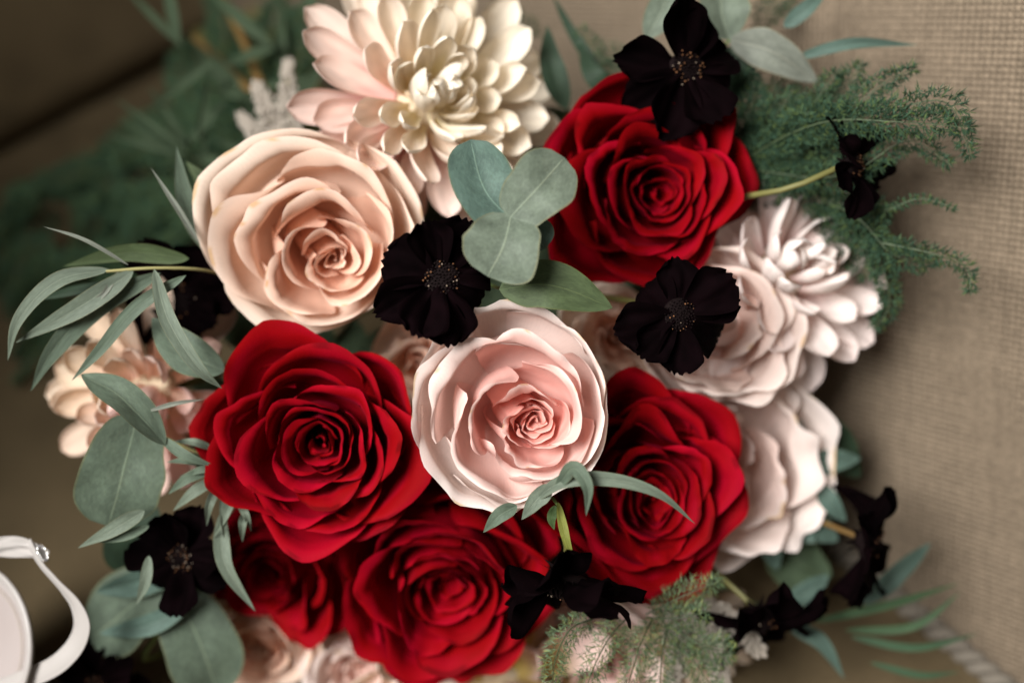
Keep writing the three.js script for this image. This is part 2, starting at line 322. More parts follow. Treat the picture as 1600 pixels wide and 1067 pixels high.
const PEACH = { mat: M.pale, N: 23, radii: [0.04, 0.07, 0.10, 0.13, 0.17, 0.22, 0.28, 0.34, 0.41, 0.48, 0.55, 0.62, 0.69, 0.76, 0.82, 0.88, 0.93, 0.97, 1.0], wide: 1.1, z0: -0.18, rise: 0.32, fall: 0.52, fallPow: 1.9, belly: 0.88, inn: 0.98, lip: 1.2, psi: 1.35, guard: 0.4, tip: 0.35, flat: 0.10, ruffle: 0.10, round: 0.40, twist: 0.7, warp: 0.08, colour: blend([0.89, 0.54, 0.39], [0.90, 0.70, 0.56], [0.92, 0.76, 0.64]) };
const BLUSH = { ...PINK, N: 19, wide: 1.3, fall: 0.36, ruffle: 0.38, lip: 1.2, colour: blend([0.93, 0.66, 0.57], [0.95, 0.82, 0.75], [0.96, 0.86, 0.80]) };

rose({ seed: 1, px: 797, py: 634, d: dome(800, 640, -0.014), R: 158, tx: 0.06, ty: -0.06, roll: 0.6, look: PINK, shift: [0.22, -0.16], label: 'pale pink rose with cream outer petals right below the large black cosmos' });
rose({ seed: 2, px: 482, py: 690, d: dome(490, 690, -0.010), R: 164, tx: 0.0, ty: -0.04, roll: 1.1, look: RED, shift: [0.10, -0.06], label: 'open red rose with a tight dark swirl, between the peach rose and the leaflets' });
rose({ seed: 3, px: 478, py: 368, d: dome(478, 372, 0.0), R: 164, tx: 0.12, ty: -0.20, roll: 0.2, look: PEACH, shift: [0.20, -0.26], label: 'large peach rose with smooth overlapping petals beside the cream dahlia' });
rose({ seed: 4, px: 1010, py: 283, d: dome(1012, 285, 0.012), R: 158, tx: 0.08, ty: -0.08, roll: 2.0, look: RED, shift: [0.12, -0.12], label: 'red rose beside the cream dahlia, with a black cosmos over its upper edge' });
rose({ seed: 5, px: 1004, py: 768, d: dome(1012, 770, 0.008), R: 162, tx: 0.20, ty: -0.05, roll: 0.9, look: RED, shift: [0.12, -0.08], label: 'red rose crossed by a long curved grey green leaf' });
rose({ seed: 6, px: 686, py: 920, d: dome(690, 915, 0.006), R: 176, tx: 0.08, ty: -0.38, roll: 2.6, look: RED, shift: [0.12, -0.10], label: 'red rose facing downward with a side-on black cosmos over its edge' });
rose({ seed: 7, px: 425, py: 905, d: dome(430, 905, 0.028), R: 112, tx: -0.3, ty: -0.3, roll: 0.3, N: 20, look: RED, label: 'shaded red rose tucked low between two open red roses' });
rose({ seed: 8, px: 400, py: 1020, d: dome(400, 1020, 0.02), R: 100, tx: -0.1, ty: -0.5, roll: 0.9, look: PEACH, label: 'beige peach rose low under the shaded red rose' });
rose({ seed: 9, px: 1128, py: 512, d: dome(1130, 505, 0.034), R: 126, tx: 0.12, ty: -0.05, shift: [-0.28, 0.05], roll: 0.4, look: { ...BLUSH, colour: blend([0.92, 0.58, 0.47], [0.93, 0.76, 0.68], [0.94, 0.82, 0.74]) }, label: 'blush rose with a salmon heart half hidden behind the black cosmos' });
rose({ seed: 10, px: 1168, py: 730, d: dome(1190, 730, 0.044), R: 152, tx: 0.30, ty: -0.10, shift: [-0.32, 0.02], roll: 0.8, look: BLUSH, label: 'ruffled cream white rose seen from its side, beyond the red rose with the curved leaf' });
rose({ seed: 11, px: 965, py: 525, d: dome(965, 525, 0.075), R: 84, tx: 0.0, ty: 0.0, roll: 0.1, N: 15, look: PEACH, label: 'small peach rose deep in the gap between pink rose and black cosmos' });
rose({ seed: 12, px: 655, py: 570, d: dome(650, 560, 0.085), R: 88, tx: 0.1, ty: -0.2, roll: 0.5, N: 14, look: PEACH, label: 'peach rose showing only its petal edges behind the pink rose' });

rose({ seed: 13, px: 565, py: 1050, d: dome(565, 1040, 0.035), R: 105, tx: -0.1, ty: -0.2, roll: 1.4, look: BLUSH, label: 'pale blush rose showing below the red roses, next to the beige peach rose' });
rose({ seed: 14, px: 935, py: 1062, d: dome(935, 1050, 0.048), R: 120, tx: 0.1, ty: -0.2, roll: 2.2, look: { ...BLUSH, colour: blend([0.93, 0.62, 0.54], [0.95, 0.78, 0.71], [0.96, 0.84, 0.78]) }, label: 'pink blush rose behind the hanging fern fronds and the side-on black cosmos' });

// ------------------------------------------------------------ dahlias
function dahliaPetal(L, W, e0, bend, cup, cols, id, point) {
  return sheet(12, 16, (u, v) => {
    const x = u * 2 - 1, n = vnoise(x * 2 + id, v * 3, id);
    const w = W * (0.30 + 0.70 * Math.sin(Math.PI * Math.min(1, v * 0.50 + 0.09))) * (point ? Math.sqrt(Math.max(0.004, 1 - smooth(0.5, 1.0, v) ** 1.3)) : Math.sqrt(Math.max(0.004, 1 - (Math.max(0, v - 0.62) / 0.38) ** 2.4)));
    const b = cup * (1.25 - 0.55 * v), cx = w * Math.sin(b * x) / b, cy = w * (1 - Math.cos(b * x)) / b - w * (1 - Math.cos(b)) / b * 0.35;
    // the spine turns steadily by bend
    const a = e0 + bend * v, q = Math.abs(bend) < 1e-3 ? 1e-3 : bend;
    const sx = L / q * (Math.sin(e0 + q * v) - Math.sin(e0)), sz = L / q * (Math.cos(e0) - Math.cos(e0 + q * v));
    const ridge = L * (0.007 * Math.cos(x * 9 + id) + 0.010 * vnoise(x * 2.5 + id, v * 4, id + 3)) * smooth(0.1, 0.5, v);
    const c = tone(mixc(cols[0], cols[1], clamp(smooth(0.1, 0.55, v + 0.1 * n), 0, 1)), 1 + 0.06 * n);
    return [sx - Math.sin(a) * (cy + ridge), cx + 0.05 * W * n * v, sz + Math.cos(a) * (cy + ridge), c[0], c[1], c[2]];
  });
}
function dahlia(o) {
  srand(o.seed);
  const t = thing('dahlia', o.label, 'dahlia', o.group), axis = dirOf(o.tx, o.ty), R = mm(o.R, o.d);
  frameAt(t, at(o.px, o.py, o.d), axis, o.roll ?? 0);
  for (let k = 0; k < o.n; k++) {
    const f = (k + 0.6) / o.n, th = k * 2.39996 + rr(-0.12, 0.12), br = 0.30 * Math.sqrt(f) * R;
    const e0 = lerp(1.45, o.low ?? -0.15, f ** (o.open ?? 0.75)) + rr(-0.22, 0.22), L = R * lerp(0.34, o.long ?? 0.74, f ** 0.6) * rr(0.85, 1.12), W = R * (o.width ?? 0.2) * lerp(0.55, 1, f ** 0.5) * rr(0.9, 1.1);
    const g = dahliaPetal(L, W, e0, lerp(0.7, o.bend ?? 0.35, f) + rr(-0.15, 0.15), lerp(1.9, o.cup ?? 1.15, f) * rr(0.85, 1.15), o.colours(f, th), k + o.seed * 50, o.point);
    g.rotateX(rr(-0.35, 0.35)); g.translate(br, 0, R * (0.10 - 0.30 * f)); g.rotateZ(th);
    part(t, 'petal', g, M.pale);
  }
  const core = new THREE.SphereGeometry(0.24 * R, 14, 10); core.scale(1, 1, 0.6); core.translate(0, 0, -0.17 * R);
  part(t, 'receptacle', core, M.heart);
  addStem(t, at(o.px, o.py, o.d).addScaledVector(axis, -0.28 * R), axis, 0.0026, M.stem, 0.03);
}
dahlia({ seed: 21, px: 676, py: 158, d: dome(664, 158, 0.028), R: 230, tx: 0.36, ty: 0.05, n: 84, width: 0.165, low: -0.42, open: 0.95, long: 0.76, cup: 1.1, bend: 0.45,
  colours: (f, th) => { const side = smooth(0.25, 0.7, f) * smooth(-0.5, 0.7, Math.cos(th - 3.8)); return [mixc([0.91, 0.80, 0.54], [0.89, 0.52, 0.48], side), mixc([0.95, 0.85, 0.70], [0.94, 0.72, 0.63], side)]; }, label: 'big cream dahlia flushed pink on its outer petals, above the peach rose' });
dahlia({ seed: 22, px: 1226, py: 425, d: dome(1225, 440, 0.045), R: 200, tx: 0.35, ty: 0.20, n: 46, width: 0.20, low: -0.25, cup: 0.75, colours: (f) => [[0.94, 0.72, 0.67], mixc([0.95, 0.85, 0.79], [0.95, 0.80, 0.75], f)], label: 'pale pink dahlia against the woven arm below the feathery fern' });
dahlia({ seed: 23, px: 222, py: 615, d: dome(215, 605, 0.016), R: 182, tx: -0.25, ty: -0.08, n: 40, width: 0.21, low: -0.2, cup: 1.3, colours: (f, th) => [[0.88, 0.60, 0.46], mixc([0.91, 0.74, 0.56], [0.88, 0.60, 0.54], 0.5 + 0.5 * Math.cos(th + 0.6))], label: 'peach and pink dahlia behind the narrow eucalyptus leaves' });
dahlia({ seed: 24, px: 760, py: 1085, d: dome(770, 1065, 0.045), R: 300, tx: -0.05, ty: -0.10, n: 44, width: 0.17, low: -0.15, cup: 1.0, colours: (f, th) => [[0.78, 0.62, 0.22], mixc([0.84, 0.70, 0.55], [0.80, 0.58, 0.52], 0.5 + 0.5 * Math.cos(th))], label: 'cream pink dahlia peeking out under the downward facing red rose' });
dahlia({ seed: 25, px: 1075, py: 1000, d: dome(1075, 1000, 0.05), R: 130, tx: 0.25, ty: -0.5, n: 40, width: 0.18, low: -0.15, cup: 1.0, colours: () => [[0.76, 0.62, 0.36], [0.80, 0.66, 0.52]], label: 'cream dahlia veiled by the feathery fern fronds' });

// ------------------------------------------------------------ black cosmos
function cosmos(o) {
  srand(o.seed);
  const t = thing('cosmos_flower', o.label, 'flower', 'black cosmos flowers'), axis = dirOf(o.tx, o.ty, o.tz ?? 1), R = mm(o.R, o.d);
  frameAt(t, at(o.px, o.py, o.d), axis, o.roll ?? 0);
  const n = o.n ?? 8;
  for (let k = 0; k < n; k++) {
    const th = k / n * Math.PI * 2 + rr(-0.22, 0.22), L = R * 0.88 * rr(0.78, 1.10), W = R * (o.wide ?? 0.37) * rr(0.82, 1.14), lift = (o.lift ?? 0.15) + rr(-0.38, 0.38), bend = (o.bend ?? -0.35) + rr(-0.6, 0.6), id = k + o.seed * 13, m = rr(0.7, 1.3), twist = rr(-0.7, 0.7);
    const g = sheet(18, 16, (u, v) => {
      const x = u * 2 - 1, teeth = 1 - 0.05 * (0.5 + 0.5 * Math.cos(x * Math.PI * 4)) - 0.10 * x * x - 0.03 * hash(Math.round(x * 9), id, 1);
      const w = W * (0.22 + 0.78 * Math.sin(Math.PI * 0.5 * Math.min(1, v * 1.35))) * (v > 0.70 ? Math.sqrt(1 - ((v - 0.70) / 0.30) ** 2.2 * 0.72) : 1);
      const l = v * L * lerp(1, teeth, smooth(0.4, 1, v)), a = lift + bend * v;
      const fold = 0.10 * R * (Math.cos(x * 2.2) - 0.6) * smooth(0, 0.4, v) + 0.014 * R * Math.cos(x * 11 + id) * smooth(0.1, 0.5, v) + 0.10 * R * vnoise(x * 1.6 + id, v * 2, id);
      const c = tone([0.0021, 0.0007, 0.0010], m * (1 + 0.4 * vnoise(x * 4, v * 6, id)));
      return [0.10 * R + l * Math.cos(a), x * w * Math.cos(twist * v), l * Math.sin(a) - fold + x * w * Math.sin(twist * v), c[0], c[1], c[2]];
    });
    g.rotateZ(th); part(t, 'petal', g, M.black);
  }
  const fl = [], an = [], ap = [];
  for (let k = 0; k < 90; k++) {
    const f = (k + 0.5) / 90, r = 0.23 * R * Math.sqrt(f), th = k * 2.39996, h = R * (0.11 - 0.06 * f) * rr(0.8, 1.4);
    const c = new THREE.CylinderGeometry(R * 0.012, R * 0.014, h, 5); c.rotateX(Math.PI / 2); c.translate(r * Math.cos(th), r * Math.sin(th), h / 2); fl.push(c);
    if (f > 0.15 && rnd() < 0.75 * hash(Math.floor(th * 1.3 % 6.283), o.seed, 2) ** 1.5) { const s = new THREE.SphereGeometry(R * rr(0.006, 0.014), 6, 5); s.scale(1, 1, 1.5); s.translate(r * Math.cos(th) * 1.05, r * Math.sin(th) * 1.05, h + R * 0.012); (rnd() < 0.3 ? ap : an).push(s); }
  }
  const disc = new THREE.SphereGeometry(R * 0.24, 16, 10); disc.scale(1, 1, 0.4); disc.translate(0, 0, -0.03 * R);
  const ds = part(t, 'disc', mergeGeometries([disc, ...fl].map((g) => g.toNonIndexed())), M.floret);
  part(ds, 'anthers', mergeGeometries(an), M.anther).userData.kind = 'stuff';
  if (ap.length) part(ds, 'pollen', mergeGeometries(ap), M.antherPale).userData.kind = 'stuff';
  const cup = new THREE.LatheGeometry([[0.02, -0.22], [0.12, -0.18], [0.17, -0.08], [0.16, -0.02]].map(([a, b]) => new THREE.Vector2(a * R, b * R)), 12); cup.rotateX(Math.PI / 2);
  const cl = part(t, 'calyx', cup, M.floret);
  for (let k = 0; k < 8; k++) { const s = sheet(3, 6, (u, v) => { const a = k * 0.785, w = 0.05 * (1 - v), x = (u * 2 - 1) * w, r = 0.12 + 0.18 * v; return [(r * Math.cos(a) - x * Math.sin(a)) * R, (r * Math.sin(a) + x * Math.cos(a)) * R, (-0.16 - 0.10 * v) * R]; }, false); part(cl, 'sepal', s, M.floret); }
  const inv = t.matrixWorld.clone().invert(), from = at(o.px, o.py, o.d).addScaledVector(axis, -0.2 * R);
  if (o.stem) part(t, 'stem', tube([from, ...o.stem.map((p) => at(...p)), TIE.clone()].map((p) => p.applyMatrix4(inv)), 0.0014, 0.0017, 26, 7), o.stemMat ?? M.stem);
  else addStem(t, from, axis, 0.0016, M.stem, 0.03);
}
cosmos({ seed: 31, px: 690, py: 435, d: 0.548, R: 122, tx: 0.05, ty: 0.05, roll: 0.35, lift: 0.05, bend: -0.25, label: 'black cosmos lying over the peach rose, next to the round eucalyptus leaves' });
cosmos({ seed: 32, px: 1062, py: 492, d: dome(1062, 492, -0.016), R: 112, tx: 0.12, ty: -0.12, roll: 0.1, label: 'black cosmos between two red roses, in front of the blush rose' });
cosmos({ seed: 33, px: 1072, py: 108, d: dome(1072, 108, -0.03), R: 118, tx: 0.30, ty: 0.0, roll: 0.5, label: 'black cosmos over the red rose, beside the pale eucalyptus and fern' });
cosmos({ seed: 34, px: 285, py: 872, d: dome(285, 872, -0.03), R: 100, tx: -0.35, ty: -0.10, roll: 0.2, label: 'black cosmos under the big round grey leaf by the white sandal', stem: [[262, 960, 0.64], [225, 1030, 0.68], [330, 960, 0.74]], stemMat: M.sepal });
cosmos({ seed: 35, px: 885, py: 915, d: dome(885, 915, -0.045), R: 148, tx: 0.0, ty: -0.95, tz: 0.42, roll: 0.2, lift: 0.10, bend: 0.15, label: 'black cosmos seen from its side, drooping between two red roses', stem: [[885, 850, 0.60], [870, 800, 0.62]] });
cosmos({ seed: 36, px: 1335, py: 258, d: dome(1335, 258, -0.045), R: 88, tx: 0.75, ty: -0.1, tz: 0.6, lift: 0.3, roll: 0.4, label: 'black cosmos on a long olive stem among the feathery fern', stem: [[1240, 292, 0.60], [1150, 310, 0.625]], stemMat: M.stem });
cosmos({ seed: 37, px: 1362, py: 848, d: dome(1350, 850, -0.02), R: 122, tx: 0.80, ty: -0.35, tz: 0.45, lift: -0.1, roll: 0.3, wide: 0.30, n: 8, label: 'black cosmos seen from its side, in front of the arm and its cord', stem: [[1300, 822, 0.67], [1225, 790, 0.70], [1150, 760, 0.74]], stemMat: M.stemBrown });
cosmos({ seed: 38, px: 1188, py: 972, d: dome(1195, 965, -0.02), R: 126, tx: 0.25, ty: -0.80, tz: 0.45, lift: 0.05, roll: 0.1, wide: 0.30, n: 8, label: 'black cosmos seen from its side, hanging beside the feathery fern fronds', stem: [[1165, 935, 0.64], [1105, 880, 0.66]] });
cosmos({ seed: 39, px: 285, py: 470, d: dome(285, 470, 0.03), R: 118, tx: -0.35, ty: 0.0, roll: 0.15, label: 'black cosmos tucked behind the peach rose and narrow eucalyptus leaves' });
cosmos({ seed: 40, px: 150, py: 1070, d: 0.655, R: 85, tx: -0.2, ty: -0.3, label: 'black cosmos beside the strap of the white sandal' });
cosmos({ seed: 41, px: 1255, py: 775, d: dome(1265, 775, 0.075), R: 72, tx: 0.5, ty: -0.2, label: 'black cosmos in shade behind the ruffled cream rose' });

// ------------------------------------------------------------ leaves
// spine: [px, py, distance] points; width in px at the spine's middle
function leafGeo(pts, wpx, o = {}) {
  const P = pts.map((p) => at(...p)), c = P.length > 2 ? new THREE.CatmullRomCurve3(P) : null, wm = mm(wpx, pts[Math.floor(pts.length / 2)][2]) / 2, id = pts[0][0] * 0.37 + pts[0][1];
  const nv = o.shape === 'round' ? 22 : 26, q = V(0, 0, 0), tan = V(0, 0, 0);
  return sheet(12, nv, (u, v) => {
    const x = u * 2 - 1;
    if (c) { c.getPoint(v, q); c.getTangent(v, tan); } else { q.copy(P[0]).lerp(P[1], v); tan.copy(P[1]).sub(P[0]).normalize(); }
    const view = q.clone().sub(EYE).normalize(), side = tan.clone().cross(view).normalize().applyAxisAngle(tan, (o.roll ?? 0) + (o.twist ?? 0) * (v - 0.5)), nor = side.clone().cross(tan).normalize();
    if (nor.dot(view) > 0) nor.negate();
    let w;
    if (o.shape === 'round') w = Math.sqrt(Math.max(0, 1 - (2 * v - 1) ** 2)) ** 0.92 * (1 + 0.10 * Math.sin(v * Math.PI * 2 + 2.6));
    else if (o.shape === 'oval') w = Math.sin(Math.PI * v ** 0.85) ** 0.75;
    else w = Math.sin(Math.PI * v ** 0.72) ** 0.85 * (1 - 0.15 * v) ;
    w = Math.max(w, 0.015) * (1 + 0.05 * vnoise(v * 6 + id, x > 0 ? 1 : 9, 2));
    const h = wm * ((o.fold ?? 0.18) * Math.abs(x) + (o.cup ?? 0.0) * x * x + 0.10 * vnoise(v * 4 + id, x * 1.3, 1)) * w;
    const p = q.clone().addScaledVector(side, x * w * wm).addScaledVector(nor, h);
    return [p.x, p.y, p.z];
  }, false);
}
function sprig(name, label, category, stem, leaves, stemMat = M.stemPale, r = 0.0012, group) {
  const t = thing(name, label, category, group); t.position.copy(at(...stem[0])); t.updateMatrixWorld(true);
  const off = t.position, sp = stem.map((p) => at(...p).sub(off));
  part(t, 'stem', tube(sp, r, r * 0.6, Math.max(10, stem.length * 8), 7), stemMat);
  for (const [pts, w, mat, o] of leaves) { const g = leafGeo(pts, w, o); g.translate(-off.x, -off.y, -off.z); part(t, 'leaf', g, mat); }
  return t;
}
const D0 = 0.536;
sprig('eucalyptus_sprig', 'round grey green eucalyptus leaves beside the black cosmos on the peach rose', 'eucalyptus', [[700, 420, 0.80], [800, 380, 0.60], [797, 340, D0]], [
  [[[795, 342, D0], [838, 296, D0 - 0.004], [882, 246, D0 + 0.004]], 106, EUC2, { shape: 'round', fold: 0.12 }],
  [[[799, 334, D0], [786, 385, D0 - 0.006], [762, 432, D0]], 126, EUC2, { shape: 'round', fold: 0.10 }],
  [[[808, 352, D0 + 0.014], [760, 300, D0 + 0.010], [735, 218, D0 + 0.016]], 102, EUCB, { shape: 'round', fold: 0.2, roll: 0.25 }],
  [[[795, 345, D0 + 0.012], [830, 362, D0 + 0.012], [852, 388, D0 + 0.014]], 60, EUCB, { shape: 'round' }],
]);
sprig('leaf_sprig', 'single smooth green pointed leaf above the pink rose', 'leaf', [[700, 420, 0.80], [780, 450, 0.585], [796, 454, 0.556]], [[[[780, 452, 0.557], [860, 446, 0.551], [957, 481, 0.556]], 76, GREEN, { shape: 'oval', fold: 0.15, roll: -0.15 }]], M.sepal);
{
  const d = 0.585;
  sprig('eucalyptus_sprig', 'narrow willow-like eucalyptus leaves fanning from a yellow stem beside the peach rose', 'eucalyptus', [[700, 420, 0.80], [420, 440, 0.66], [300, 420, d + 0.01], [230, 419, d], [165, 424, d]], [
    [[[170, 421, d], [90, 438, d - 0.006], [28, 500, d - 0.006], [11, 563, d]], 27, EUC2, { fold: 0.3, roll: 0.3 }],
    [[[208, 423, d], [120, 482, d - 0.004], [24, 535, d + 0.004]], 36, EUC2, { fold: 0.25 }],
    [[[250, 426, d + 0.005], [150, 478, d + 0.004], [80, 550, d + 0.004], [47, 611, d + 0.008]], 40, EUC, { fold: 0.2, roll: -0.3 }],
    [[[295, 404, d + 0.015], [200, 394, d + 0.015], [98, 416, d + 0.02]], 34, GREEN, { fold: 0.2, roll: -0.4 }],
    [[[200, 414, d], [130, 374, d - 0.008], [67, 354, d - 0.004]], 7, GREY, { fold: 0.6 }],
    [[[290, 430, d - 0.004], [215, 478, d - 0.006], [150, 552, d - 0.002], [111, 595, d]], 24, EUC, { fold: 0.25 }],
    [[[240, 420, d - 0.008], [262, 500, d - 0.016], [312, 578, d - 0.014], [346, 607, d - 0.006]], 28, EUC2, { fold: 0.3 }],
    [[[184, 424, d], [158, 462, d - 0.003], [124, 479, d]], 9, GREY, { fold: 0.5 }],
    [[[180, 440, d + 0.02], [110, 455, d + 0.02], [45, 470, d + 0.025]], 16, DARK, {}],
  ]);
}
sprig('eucalyptus_sprig', 'upright narrow eucalyptus leaves rising behind the edge of the peach rose', 'eucalyptus', [[700, 420, 0.80], [400, 430, 0.68], [330, 400, 0.615], [312, 378, 0.605]], [
  [[[325, 395, 0.61], [290, 320, 0.605], [275, 229, 0.612]], 36, EUC, { fold: 0.3, roll: 0.3 }],
  [[[350, 400, 0.625], [335, 310, 0.625], [290, 252, 0.63]], 42, GREEN, { fold: 0.2 }],
  [[[312, 382, 0.60], [272, 318, 0.594], [235, 262, 0.594]], 10, GREY, { fold: 0.6 }],
]);
sprig('eucalyptus_sprig', 'blue grey eucalyptus leaves between the dahlia and the red rose, one large and round', 'eucalyptus', [[700, 420, 0.80], [400, 690, 0.66], [320, 710, 0.612], [250, 680, 0.60]], [
  [[[350, 580, 0.598], [285, 548, 0.594], [237, 497, 0.60]], 62, EUC, { shape: 'oval', fold: 0.2 }],
  [[[258, 695, 0.585], [190, 622, 0.578], [126, 585, 0.586]], 58, EUC, { shape: 'oval', fold: 0.35, roll: 0.5 }],
  [[[214, 648, 0.60], [192, 735, 0.594], [168, 822, 0.604]], 134, EUC, { shape: 'round', fold: 0.12, roll: -0.15 }],
  [[[232, 642, 0.583], [275, 630, 0.58], [318, 624, 0.585]], 8, GREY, { fold: 0.5 }],
  [[[248, 682, 0.588], [290, 712, 0.584], [334, 728, 0.59]], 18, EUC, { fold: 0.3 }],
]);
{
  const L = [], d = 0.60; srand(77);
  for (const [x0, y0, x1, y1, w] of [[328, 735, 262, 772, 18], [336, 748, 270, 798, 20], [340, 760, 322, 822, 17], [366, 772, 332, 842, 15], [352, 768, 350, 842, 18], [382, 800, 378, 847, 15], [345, 730, 280, 745, 14], [318, 726, 260, 722, 14], [330, 700, 270, 690, 14], [372, 785, 392, 830, 13]])
    L.push([[[x0, y0, d], [(x0 + x1) / 2 + rr(-5, 5), (y0 + y1) / 2 - 4, d - 0.006], [x1, y1, d]], w, rnd() < 0.5 ? EUC2 : EUC, { fold: 0.35, roll: rr(-0.4, 0.4) }]);
  L.push([[[345, 800, d + 0.004], [350, 880, d], [398, 955, d + 0.004]], 27, EUC2, { fold: 0.3 }]);
  sprig('leaflet_sprig', 'small grey green leaflets between the red rose and the black cosmos by the sandal', 'eucalyptus', [[700, 420, 0.80], [480, 760, 0.67], [400, 760, 0.62], [330, 740, d]], L, M.sepal, 0.001);
}
sprig('eucalyptus_sprig', 'large round dark green eucalyptus leaves below the black cosmos by the sandal', 'eucalyptus', [[700, 420, 0.80], [440, 900, 0.72], [330, 900, 0.67], [270, 890, 0.655]], [
  [[[300, 900, 0.655], [215, 940, 0.65], [140, 1000, 0.66]], 130, EUC, { shape: 'round', fold: 0.15, roll: 0.4 }],
  [[[270, 920, 0.652], [310, 1000, 0.648], [340, 1085, 0.66]], 118, EUC, { shape: 'round', fold: 0.12 }],
  [[[285, 880, 0.645], [225, 905, 0.64], [150, 925, 0.645]], 52, EUCB, { shape: 'oval', fold: 0.3, roll: -0.5 }],
  [[[300, 940, 0.64], [235, 975, 0.636], [155, 990, 0.644]], 36, EUCB, { shape: 'oval', fold: 0.3 }],
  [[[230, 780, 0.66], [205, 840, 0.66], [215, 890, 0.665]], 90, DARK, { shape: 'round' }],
  [[[225, 798, 0.59], [180, 825, 0.586], [121, 856, 0.59]], 27, EUC2, { fold: 0.35 }],
  [[[232, 822, 0.593], [195, 838, 0.59], [150, 848, 0.594]], 15, EUC, { fold: 0.35 }],
  [[[232, 868, 0.60], [226, 910, 0.598], [212, 945, 0.602]], 19, EUC2, { fold: 0.35 }],
], M.sepal);
sprig('eucalyptus_sprig', 'pale grey eucalyptus leaves behind the black cosmos above the red rose', 'eucalyptus', [[700, 420, 0.80], [1000, 180, 0.70], [1115, 85, 0.645], [1142, 62, 0.638]], [
  [[[1140, 62, 0.638], [1128, 10, 0.634], [1135, -50, 0.64]], 84, EUC2, { shape: 'oval', fold: 0.4, roll: 0.3 }],
  [[[1140, 62, 0.638], [1205, 80, 0.632], [1278, 128, 0.64]], 62, GREY, { shape: 'oval', fold: 0.15 }],
  [[[1010, 60, 0.63], [1035, 15, 0.626], [1060, -40, 0.63]], 48, EUC2, { shape: 'oval', fold: 0.2 }],
  [[[1245, 90, 0.635], [1330, 68, 0.628], [1436, 70, 0.635]], 20, EUCB, { fold: 0.3 }],
  [[[1225, 42, 0.64], [1262, 12, 0.636], [1300, -25, 0.64]], 28, EUCB, { fold: 0.3 }],
  [[[1130, 75, 0.645], [1160, 110, 0.643], [1135, 160, 0.648]], 46, DARK, { shape: 'oval' }],
], M.sepal);
sprig('leaf_sprig', 'dark green blade leaves standing between the cream dahlia and the red rose', 'leaf', [[700, 420, 0.80], [870, 220, 0.70], [890, 150, 0.66]], [
  [[[885, 170, 0.66], [862, 100, 0.655], [855, 40, 0.66]], 42, DARK, { fold: 0.2 }],
  [[[950, 130, 0.67], [900, 60, 0.67], [862, -10, 0.68]], 20, DARK, { fold: 0.2 }],
  [[[985, 150, 0.67], [930, 120, 0.66], [905, 70, 0.67]], 36, DARK, { fold: 0.2 }],
], M.stemDark);
{
  const d = 0.541;
  sprig('leaf_sprig', 'long curved grey green leaf arching from the pink rose over the red rose', 'leaf', [[700, 420, 0.80], [800, 760, 0.62], [838, 782, 0.556]], [
    [[[835, 782, 0.552], [880, 752, d], [960, 750, d - 0.002], [1030, 772, d], [1086, 818, d + 0.010]], 24, EUC2, { fold: 0.25 }],
    [[[868, 765, d + 0.004], [898, 732, d - 0.008], [918, 760, d - 0.010], [916, 806, d - 0.004]], 26, EUC, { fold: 0.4 }],
    [[[862, 758, 0.55], [838, 782, 0.55], [815, 812, 0.556]], 30, EUC2, { fold: 0.3 }],
    [[[808, 790, 0.562], [780, 806, 0.56], [755, 832, 0.566]], 26, EUC, { fold: 0.3 }],
  ], M.sepal);
}
sprig('leaf_sprig', 'yellow green blade between the two lower red roses', 'leaf', [[700, 420, 0.80], [840, 740, 0.63], [872, 790, 0.57]], [
  [[[872, 785, 0.566], [884, 840, 0.56], [900, 892, 0.565]], 15, M.leaf(0.24, 0.26, 0.05), { fold: 0.4 }],
  [[[868, 790, 0.572], [862, 810, 0.57], [866, 828, 0.572]], 16, M.leaf(0.12, 0.2, 0.07), {}],
], M.sepal);
sprig('leaf_sprig', 'blue green leaves in shade behind the ruffled cream rose', 'leaf', [[700, 420, 0.80], [1150, 740, 0.72], [1260, 750, 0.69]], [
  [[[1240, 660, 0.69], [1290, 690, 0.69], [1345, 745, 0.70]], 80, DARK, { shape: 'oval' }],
  [[[1240, 738, 0.685], [1290, 722, 0.68], [1345, 716, 0.685]], 40, EUCB, { shape: 'oval', fold: 0.4 }],
  [[[1280, 755, 0.675], [1298, 785, 0.672], [1322, 815, 0.676]], 30, EUCB, { shape: 'oval' }],
  [[[1240, 840, 0.68], [1275, 825, 0.68], [1310, 845, 0.685]], 46, EUCB, { shape: 'oval' }],
  [[[1170, 830, 0.68], [1200, 850, 0.68], [1215, 890, 0.685]], 40, EUCB, { shape: 'oval' }],
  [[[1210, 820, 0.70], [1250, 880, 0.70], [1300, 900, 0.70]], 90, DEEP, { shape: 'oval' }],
  [[[1230, 940, 0.68], [1262, 925, 0.675], [1295, 898, 0.68]], 34, EUCB, { shape: 'oval', fold: 0.4 }],
], M.stemDark);
